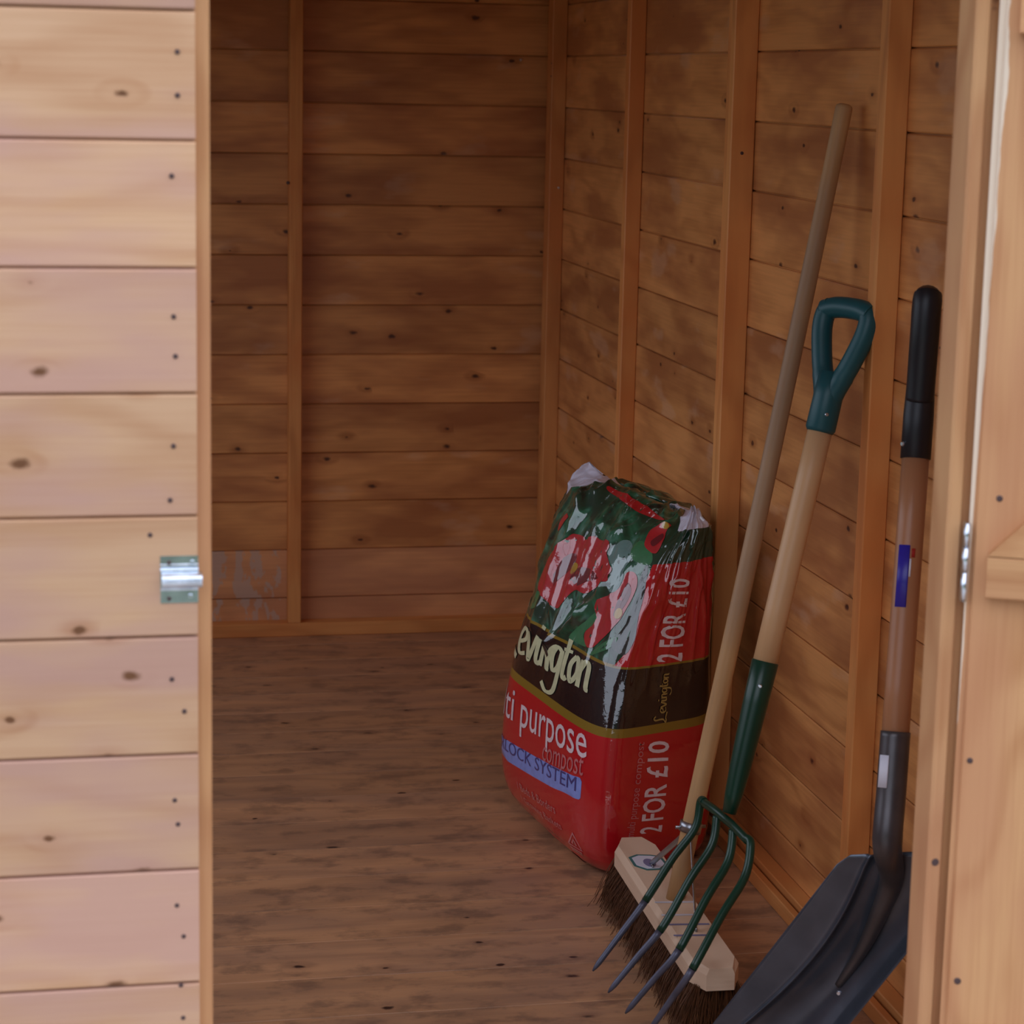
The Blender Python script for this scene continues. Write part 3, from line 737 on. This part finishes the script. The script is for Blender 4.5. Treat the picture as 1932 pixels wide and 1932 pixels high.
BAG_CREASE = [(0.291, 0.679, 0.351, 0.555, 0.03, 0.0072), (0.763, 0.633, 0.632, 0.568, 0.03, 0.011200000000000002), (0.632, 0.568, 0.456, 0.488, 0.03, 0.011200000000000002), (0.472, 0.612, 0.451, 0.493, 0.03, 0.009600000000000001), (0.264, 0.658, 0.222, 0.505, 0.03, 0.008), (0.179, 0.824, 0.267, 0.754, 0.03, 0.0064), (0.455, 0.743, 0.508, 0.646, 0.03, 0.0048000000000000004), (0.714, 0.758, 0.772, 0.699, 0.03, 0.0048000000000000004)]
def bag_disp(u, v):
    d = 0.0
    u = u % 4
    if u > 3.5: u -= 4
    hi = max(0., min(1., (v - .42) / .25)); lo = max(0., min(1., (.16 - v) / .12))
    edge = max(0., min(1., (1 - v) / .06))
    d += .0060 * (vnoise(u * 3.1, v * 7.3) - .5) * 2 * (.4 + .6 * hi)
    # fine folds running down from the gathered top
    r = 1 - abs(2 * vnoise(u * 9 + v * 3.0, v * 5.5 + 9) - 1); d += hi * .0095 * (r ** 3 - .2)
    r = 1 - abs(2 * vnoise(u * 17 - v * 9.0, v * 14 + 3) - 1); d += hi * .0036 * (r ** 3 - .2)
    r = 1 - abs(2 * vnoise(u * 4 + 3, v * 42) - 1); d += lo * .0030 * (r ** 2 - .3)
    for (u0, v0, u1, v1, wd, am) in BAG_CREASE:
        du, dv = u1 - u0, v1 - v0; k = ((u - u0) * du + (v - v0) * dv) / (du * du + dv * dv); kk = max(0., min(1., k))
        dist = math.hypot(u - u0 - du * kk, (v - v0 - dv * kk) * 1.6)
        if dist < wd * 3: d += am * math.exp(-(dist / wd) ** 2)
    return d * edge * min(1., v / .05)
def bag_point(u, v, off=0.0):
    e = .004
    a = bag_base(u, v); b = bag_base(u + e, v); b0 = bag_base(u - e, v); v1 = min(1, v + e); v0 = max(0, v - e); c = bag_base(u, v1); c0 = bag_base(u, v0)
    x = [b[j] - b0[j] for j in range(3)]; y = [c[j] - c0[j] for j in range(3)]
    n = (x[1] * y[2] - x[2] * y[1], x[2] * y[0] - x[0] * y[2], x[0] * y[1] - x[1] * y[0]); L = math.sqrt(sum(k * k for k in n)) or 1
    n = [k / L for k in n]
    d = bag_disp(u, v) + off
    return [a[j] + n[j] * d * BAG_SGN for j in range(3)]
BAG_SGN = 1
_a, _c = bag_base(.5, .5), bag_base(2.5, .5)
_t = bag_point(.5, .5, .05)
if math.dist(_t, _c) < math.dist(_a, _c): BAG_SGN = -1
bag = empty('compost_bag', (1.02, 3.87, 0)); tag(bag, 'shiny plastic compost bag, red and black with printed red flowers, slumped against the right wall', 'bag')
B = N('printed_polythene')
def attr(nm): return B.n('ShaderNodeAttribute', attribute_name=nm).outputs['Fac']
a_v, a_u, a_rl, a_w = attr('bag_v'), attr('bag_u'), attr('bag_red'), attr('bag_white')
tcb = B.n('ShaderNodeTexCoord')
n1 = B.n('ShaderNodeTexNoise', i_Scale=22.0, i_Detail=3.0, i_Distortion=.8); B.l(tcb.outputs['Object'], n1.inputs['Vector'])
n2 = B.n('ShaderNodeTexNoise', i_Scale=13.0, i_Detail=2.0, i_Distortion=1.2); B.l(tcb.outputs['Object'], n2.inputs['Vector'])
leaf = B.ramp(n1.outputs[0], [(.34, srgb(8, 32, 26)), (.46, srgb(18, 74, 50)), (.56, srgb(34, 104, 74)), (.68, srgb(92, 138, 122))])
leaf = B.mix(B.ramp(n2.outputs[0], [(.5, 0.0), (.62, 1.0)]), leaf, srgb(20, 58, 42))
def step(x, th): return B.math('GREATER_THAN', x, th)
def between(x, a, b): return B.math('MULTIPLY', step(x, a), B.math('LESS_THAN', x, b))
RED = srgb(196, 16, 30); GOLD = srgb(142, 116, 34); BLACK = srgb(10, 5, 10)
col = leaf
col = B.mix(between(a_v, .505, .5105), col, GOLD)
col = B.mix(step(a_rl, .5), col, RED)
gus = B.math('MULTIPLY', between(a_u, 1.0, 2.0), step(a_v, .703))
col = B.mix(gus, col, srgb(16, 62, 44))
col = B.mix(B.math('LESS_THAN', a_v, .509), col, GOLD)
col = B.mix(B.math('LESS_THAN', a_v, .505), col, BLACK)
col = B.mix(B.math('LESS_THAN', a_v, .406), col, GOLD)
col = B.mix(B.math('LESS_THAN', a_v, .3915), col, RED)
col = B.mix(step(a_w, 0.0), col, srgb(222, 220, 236))
B.l(col, B.b.inputs['Base Color']); B.b.inputs['Roughness'].default_value = .5; B.b.inputs['Specular IOR Level'].default_value = .2
B.b.inputs['Coat Weight'].default_value = 1; B.b.inputs['Coat IOR'].default_value = 1.85; B.b.inputs['Coat Roughness'].default_value = .05
nb2 = B.n('ShaderNodeTexNoise', i_Scale=70.0, i_Detail=3.0, i_Distortion=.6); B.l(tcb.outputs['Object'], nb2.inputs['Vector'])
bpn = B.n('ShaderNodeBump', i_Strength=.12, i_Distance=.003); B.l(nb2.outputs[0], bpn.inputs['Height']); B.l(bpn.outputs[0], B.b.inputs['Normal']); B.l(bpn.outputs[0], B.b.inputs['Coat Normal'])
M_BAG = B.m
NU, NV = 300, 190
vs = []; fs = []; at = []
def redline(v):   # u of the print edge between the picture and the red side panel
    pts = [(.50, .985), (.53, 1.05), (.567, 1.085), (.607, 1.066), (.653, 1.041), (.705, 1.04)]
    if v <= pts[0][0]: return pts[0][1]
    for (a, b), (c, d) in zip(pts, pts[1:]):
        if v <= c: return b + (d - b) * (v - a) / (c - a)
    return 9
for j in range(NV + 1):
    v = j / NV
    for i in range(NU):
        u = 4 * i / NU; vs.append(bag_point(u, v))
        uu = u if u < 3.5 else u - 4
        d = (u - redline(v)) * 12 + .5 if v < .703 else 0
        if u > 2.0: d = 0
        wl = v - .785 - .42 * abs(uu) if uu < 1 else (v - .87 if u > 2.9 else -1)
        wr_ = v - .81 - (0 if u > 1.1 else (1.1 - u) * .8) if 1.0 < u < 2.2 else -1
        at.append((u, v, max(0, min(1, d)), max(wl, wr_) * 8))
for j in range(NV):
    for i in range(NU):
        k = (i + 1) % NU; fs.append((j * NU + i, j * NU + k, (j + 1) * NU + k, (j + 1) * NU + i))
fs.append(tuple(range(NU))[::-1])
body = raw('sack', vs, fs, M_BAG, bag, True)
for q, nm in enumerate(('bag_u', 'bag_v', 'bag_red', 'bag_white')):
    A = body.data.attributes.new(nm, 'FLOAT', 'POINT'); A.data.foreach_set('value', [t[q] for t in at])

def ink(name, col, rough=.5):
    k = N(name); k.b.inputs['Roughness'].default_value = rough
    t_ = k.n('ShaderNodeTexCoord'); z = k.n('ShaderNodeTexNoise', i_Scale=70.0, i_Detail=3.0); k.l(t_.outputs['Object'], z.inputs['Vector'])
    k.l(k.mix(k.ramp(z.outputs[0], [(.4, 0.0), (.65, 1.0)]), col, tuple(c * .86 for c in col)), k.b.inputs['Base Color'])
    bp = k.n('ShaderNodeBump', i_Strength=.12, i_Distance=.003); k.l(z.outputs[0], bp.inputs['Height']); k.l(bp.outputs[0], k.b.inputs['Normal'])
    k.b.inputs['Coat Weight'].default_value = 1; k.b.inputs['Coat IOR'].default_value = 1.85; k.b.inputs['Coat Roughness'].default_value = .05; k.l(bp.outputs[0], k.b.inputs['Coat Normal'])
    return k.m
I_WHITE = ink('white_print', srgb(246, 226, 232)); I_CREAM = ink('cream_print', srgb(220, 224, 178)); I_BLUE = ink('blue_print', srgb(136, 162, 244)); I_NAVY = ink('navy_print', srgb(52, 48, 130))
I_PETAL = ink('petal_print', srgb(190, 20, 32)); I_DEEP = ink('deep_red_print', srgb(110, 8, 26)); I_YEL = ink('yellow_print', srgb(190, 150, 40)); I_PINK = ink('pink_print', srgb(214, 120, 126)); I_GOLD = ink('gold_print', srgb(170, 146, 74))
I_LEAF = ink('green_print', srgb(36, 120, 70)); I_DKG = ink('dark_green_print', srgb(10, 34, 28)); I_MIST = ink('mist_print', srgb(104, 142, 136))

def uvmesh(name, polys, mat, off=.0007, fine=.02):
    """polys: closed outlines in (u,v); filled, subdivided and laid on the bag"""
    vs = []; fs = []
    for P in polys:
        us = [p[0] for p in P]; vv = [p[1] for p in P]; n = len(P)
        pts = [Vector(p) for p in P]; fv = fine * .55
        x = min(us) + fine / 2
        while x < max(us):
            y = min(vv) + fv / 2
            while y < max(vv):
                pts.append(Vector((x, y))); y += fv
            x += fine
        edges = [(i, (i + 1) % n) for i in range(n)]
        r = geometry.delaunay_2d_cdt(pts, edges, [], 1, 1e-7)
        inside = []
        for f in r[2]:
            c = sum((r[0][i] for i in f), Vector((0, 0))) / len(f); w_in = False
            for i in range(n):
                (x1, y1), (x2, y2) = P[i], P[(i + 1) % n]
                if (y1 > c.y) != (y2 > c.y) and c.x < (x2 - x1) * (c.y - y1) / (y2 - y1) + x1: w_in = not w_in
            if w_in: inside.append(f)
        k = len(vs); used = {}
        for f in inside:
            g = []
            for i in f:
                if i not in used: used[i] = len(vs); vs.append(bag_point(r[0][i].x, r[0][i].y, off))
                g.append(used[i])
            fs.append(tuple(g))
    return raw(name, vs, fs, mat, bag, True)
def smooth_poly(P, m=4):
    n = len(P); out = []
    for i in range(n):
        a, b, c, d = P[i - 1], P[i], P[(i + 1) % n], P[(i + 2) % n]
        for k in range(m):
            t = k / m; out.append(tuple(_cr(a[j], b[j], c[j], d[j], t) for j in range(2)))
    return out
def blob(cu, cv, ru, rv, n=20, wob=0, seed=0, lobes=5):
    return [(cu + ru * math.cos(a) * (1 + wob * math.sin(lobes * a + seed)), cv + rv * math.sin(a) * (1 + wob * math.sin(lobes * a + seed))) for a in [2 * math.pi * i / n for i in range(n)]]
FD = {
 'f1': [(0.3, 0.697), (0.394, 0.701), (0.422, 0.696), (0.493, 0.712), (0.558, 0.71), (0.65, 0.715), (0.685, 0.704), (0.685, 0.689), (0.74, 0.674), (0.779, 0.667), (0.776, 0.654), (0.786, 0.643), (0.695, 0.631), (0.647, 0.616), (0.594, 0.605), (0.509, 0.602), (0.453, 0.564), (0.405, 0.555), (0.29, 0.557), (0.254, 0.561), (0.164, 0.568), (0.141, 0.592), (0.153, 0.621), (0.192, 0.648), (0.258, 0.668), (0.285, 0.681)],
 'f2': [(0.878, 0.669), (0.923, 0.676), (0.961, 0.67), (0.981, 0.654), (0.977, 0.634), (0.96, 0.611), (0.946, 0.588), (0.917, 0.567), (0.869, 0.547), (0.806, 0.523), (0.739, 0.523), (0.7, 0.54), (0.74, 0.558), (0.772, 0.577), (0.73, 0.591), (0.772, 0.613), (0.839, 0.628), (0.866, 0.641), (0.875, 0.655)],
 'f3': [(0.893, 0.751), (0.874, 0.789), (0.924, 0.816), (0.962, 0.825), (1.002, 0.825), (0.992, 0.796), (1.025, 0.765), (1.026, 0.733), (1.005, 0.727), (0.974, 0.728), (0.915, 0.737)],
 'tr': [(0.337, 0.867), (0.352, 0.886), (0.506, 0.874), (0.643, 0.867), (0.742, 0.865), (0.945, 0.83), (0.854, 0.832), (0.782, 0.831), (0.682, 0.828), (0.567, 0.838), (0.432, 0.856)],
 'ls': [(0.154, 0.735), (0.198, 0.73), (0.187, 0.713), (0.171, 0.693), (0.141, 0.688), (0.13, 0.707)],
 'y1': [(0.433, 0.637)],
 'y2': [(0.928, 0.6)],
 'y3': [(0.97, 0.815)],
 'leafa': [(0.803, 0.509), (0.848, 0.529), (0.92, 0.549), (0.976, 0.559), (0.958, 0.539), (0.887, 0.523)],
 'leafb': [(0.835, 0.726), (0.878, 0.748), (0.99, 0.726), (1.022, 0.7), (0.931, 0.696), (0.87, 0.701)],
 'leafc': [(0.099, 0.542), (0.177, 0.567), (0.23, 0.556), (0.188, 0.534), (0.103, 0.523)],
 'leafd': [(0.589, 0.519), (0.659, 0.552), (0.743, 0.584), (0.78, 0.57), (0.704, 0.546), (0.7, 0.532), (0.755, 0.52), (0.659, 0.517)],
 'dark': [(0.956, 0.542), (0.993, 0.587), (0.99, 0.625), (0.988, 0.649), (0.984, 0.688), (1.01, 0.693), (1.053, 0.652), (1.071, 0.603), (1.1, 0.56), (1.059, 0.531)],
 'grey': [(0.7, 0.7), (0.727, 0.719), (0.788, 0.737), (0.871, 0.708), (0.855, 0.676), (0.868, 0.662), (0.857, 0.635), (0.814, 0.629), (0.786, 0.643), (0.783, 0.668), (0.722, 0.681)],
}
uvmesh('printed_leaf', [smooth_poly(FD[k]) for k in ('leafa',)], I_LEAF, .0005)
for k in ('leafc', 'leafd', 'leafb'): uvmesh('printed_leaf', [smooth_poly(FD[k])], I_LEAF, .0005)
uvmesh('printed_leaf', [smooth_poly(FD['grey'])], I_MIST, .0005)
uvmesh('printed_leaf', [smooth_poly(FD['dark'])], I_DKG, .0005)
for k in ('f1', 'f2', 'f3', 'tr', 'ls'): uvmesh('printed_flower', [smooth_poly(FD[k])], I_PETAL, .0009)
for P_ in ([(.45, .632), (.50, .644), (.60, .650), (.66, .640), (.60, .628), (.52, .612)], [(.33, .655), (.40, .66), (.42, .645), (.36, .62), (.31, .59), (.28, .61)], [(.90, .595), (.93, .60), (.96, .64), (.92, .655), (.90, .63)], [(.93, .757), (.97, .79), (1.0, .775), (.97, .745)]):
    uvmesh('petal_dark_print', [smooth_poly(P_)], I_DEEP, .0013)  # darker red areas of the printed petals
for P_ in (blob(*FD['y1'][0], .035, .011), blob(*FD['y2'][0], .022, .010), blob(*FD['y3'][0], .03, .010)): uvmesh('flower_centre', [P_], I_YEL, .0016)
uvmesh('printed_banner', [[(-.30, .232), (-.15, .236), (0, .240), (.2, .247), (.5, .262), (.88, .281), (.905, .283), (.915, .287), (.913, .316), (.90, .3205), (.5, .303), (.2, .290), (0, .283), (-.15, .279), (-.30, .275)]], I_BLUE, .0007)
# lettering set in the built-in face, laid on the bag surface
_dg = None
def text_polys(body_, shear=0.0):
    c = bpy.data.curves.new('lettering', 'FONT'); c.body = body_; c.size = 1.0; c.shear = shear; c.resolution_u = 3
    o = bpy.data.objects.new('lettering_tmp', c); COL.objects.link(o)
    bpy.context.view_layer.update()
    me = bpy.data.meshes.new_from_object(o.evaluated_get(bpy.context.evaluated_depsgraph_get()))
    bpy.data.objects.remove(o); bpy.data.curves.remove(c); return me
def lay_text(name, body_, mat, o_uv, x_uv, y_uv, off=.0012, shear=0.0, bold=0.0, dens=.06):
    """o_uv: where the baseline starts; x_uv: (du,dv) over the whole string; y_uv: (du,dv) for one cap height"""
    me = text_polys(body_, shear); bm = bmesh.new(); bm.from_mesh(me); bpy.data.meshes.remove(me)
    xs = [v.co.x for v in bm.verts]; x0, x1 = min(xs), max(xs)
    bmesh.ops.triangulate(bm, faces=bm.faces)
    lim = (x1 - x0) * dens
    for _ in range(3):
        ed = [e for e in bm.edges if e.calc_length() > lim]
        if not ed: break
        bmesh.ops.subdivide_edges(bm, edges=ed, cuts=1); bmesh.ops.triangulate(bm, faces=bm.faces)
    if bold:
        # thicken the strokes outwards in the plane of the letters
        mv = {}
        for v in bm.verts:
            d = Vector((0, 0, 0))
            for e in v.link_edges:
                if len(e.link_faces) == 1:
                    f = e.link_faces[0]; m = (e.verts[0].co + e.verts[1].co) / 2; t = (e.verts[1].co - e.verts[0].co).normalized(); nn = Vector((t.y, -t.x, 0))
                    if nn.dot(m - f.calc_center_median()) < 0: nn = -nn
                    d += nn
            if d.length > .01: mv[v] = d.normalized() * bold
        for v, d in mv.items(): v.co += d
    for v in bm.verts:
        x = (v.co.x - x0) / (x1 - x0); y = v.co.y / .69
        v.co = Vector(bag_point(o_uv[0] + x * x_uv[0] + y * y_uv[0], o_uv[1] + x * x_uv[1] + y * y_uv[1], off))
    return from_bm(name, bm, mat, bag, smooth=True)
lay_text('lettering', 'multi', I_WHITE, (-.24, .315), (.47, .016), (-.03, .050), bold=.002, dens=.06)
lay_text('lettering', 'purpose', I_WHITE, (.31, .3325), (.62, .0205), (-.03, .050), bold=.002, dens=.05)
lay_text('lettering', 'compost', I_PINK, (.565, .307), (.352, .019), (-.004, .034), dens=.06)
lay_text('lettering', 'WATERLOCK SYSTEM', I_NAVY, (-.24, .249), (1.12, .046), (-.004, .024), off=.0013, dens=.04)
lay_text('lettering', '/ Beds & Borders', I_PINK, (.30, .196), (.42, .022), (-.01, .020), dens=.06)
lay_text('lettering', '/ Growing Baskets', I_PINK, (.31, .160), (.46, .024), (-.01, .020), dens=.06)
lay_text('lettering', '2 FOR £10', I_WHITE, (1.645, .510), (-.065, .155), (-.25, .004), bold=.018, dens=.06)
lay_text('lettering', '2 FOR £10', I_WHITE, (1.535, .213), (.045, .163), (-.18, .004), bold=.018, dens=.06)
lay_text('lettering', 'multi purpose compost', I_PINK, (1.30, .213), (.055, .168), (-.065, .002), dens=.03)
# handwritten brand word: strokes drawn as ribbons
GL = {
 'L': ([[(.42, 1.7), (.22, 2.05), (.02, 1.7), (.06, 1.0), (.02, .4), (-.25, .05), (-.12, -.12), (.2, -.02), (.75, -.22)]], .72),
 'e': ([[(.06, .42), (.42, .62), (.46, .9), (.24, 1.02), (.04, .72), (.04, .3), (.22, .02), (.55, .12)]], .58),
 'v': ([[(0, 1.0), (.2, .05), (.30, .1), (.55, 1.0)]], .62),
 'i': ([[(.08, .95), (.04, .2), (.16, .02), (.28, .1)], [(.12, 1.35), (.16, 1.5)]], .32),
 'n': ([[(.06, 1.0), (.02, .0)], [(.04, .6), (.22, .98), (.40, .85), (.40, .1), (.52, .02)]], .58),
 'g': ([[(.46, .9), (.22, 1.0), (.02, .6), (.14, .1), (.40, .3), (.48, .95), (.46, .0), (.34, -.62), (-.05, -.75), (-.35, -.5)]], .58),
 't': ([[(.18, 1.5), (.12, .25), (.24, .02), (.36, .12)], [(-.04, 1.05), (.42, 1.08)]], .42),
 'o': ([[(.24, 1.0), (.03, .6), (.16, .05), (.42, .4), (.36, .9), (.22, 1.0)]], .54),
}
def script_word(name, word, mat, o_uv, x_uv, y_uv, wid=.10, off=.0014):
    W_ = sum(GL[c][1] for c in word); x = 0; vs = []; fs = []
    for ch in word:
        for st_ in GL[ch][0]:
            pth = cr_spline([(px, py, 0) for px, py in st_], 5); k = len(vs); n = len(pth)
            for i, p in enumerate(pth):
                t = (pth[min(i + 1, n - 1)] - pth[max(i - 1, 0)]).normalized(); nn = Vector((-t.y, t.x, 0))
                wd = wid * (.55 + .45 * abs(t.y)) * (1 if ch != 'L' or i < n * .6 else 1.5)
                for sgn in (-1, 1):
                    q = p + nn * wd * sgn; xx = (x + q.x) / W_
                    vs.append(bag_point(o_uv[0] + xx * x_uv[0] + q.y * y_uv[0], o_uv[1] + xx * x_uv[1] + q.y * y_uv[1], off))
            for i in range(n - 1): a = k + i * 2; fs.append((a, a + 1, a + 3, a + 2))
        x += GL[ch][1]
    return raw(name, vs, fs, mat, bag, True)
script_word('lettering', 'Levington', I_CREAM, (-.02, .438), (.90, .014), (-.012, .046), wid=.105)
script_word('lettering', 'Levington', I_GOLD, (1.54, .412), (-.005, .080), (-.055, .0), wid=.09)
# recycling triangle and the pale round mark low on the corner
def ring(P, Q): return [P[:] + [P[0]] + [Q[0]] + Q[:0:-1] + [Q[0]]][0]
def ribbon_uv(name, lines, mat, wd=.006, off=.0013):
    vs = []; fs = []
    for L in lines:
        k = len(vs); n = len(L)
        for i, p in enumerate(L):
            a, b = Vector(L[max(i - 1, 0)]), Vector(L[min(i + 1, n - 1)]); t = (b - a); t.y *= 1.6; t.normalize()
            for s_ in (-1, 1): vs.append(bag_point(p[0] - t.y * wd * s_, p[1] + t.x * wd * s_ / 1.6, off))
        for i in range(n - 1): q = k + i * 2; fs.append((q, q + 1, q + 3, q + 2))
    return raw(name, vs, fs, mat, bag, True)
tu, tv = .865, .168
ribbon_uv('printed_mark', [[(tu - .055, tv - .018), (tu, tv + .030), (tu + .055, tv - .018), (tu - .055, tv - .018)], [(tu - .05, tv - .032), (tu + .05, tv - .030)], [(tu - .045, tv - .042), (tu + .045, tv - .040)], [(tu - .018, tv - .008), (tu, tv + .010), (tu + .018, tv - .008)]], I_PINK)
uvmesh('printed_mark', [blob(.80, .062, .075, .024, 22)], I_PINK, .0012)
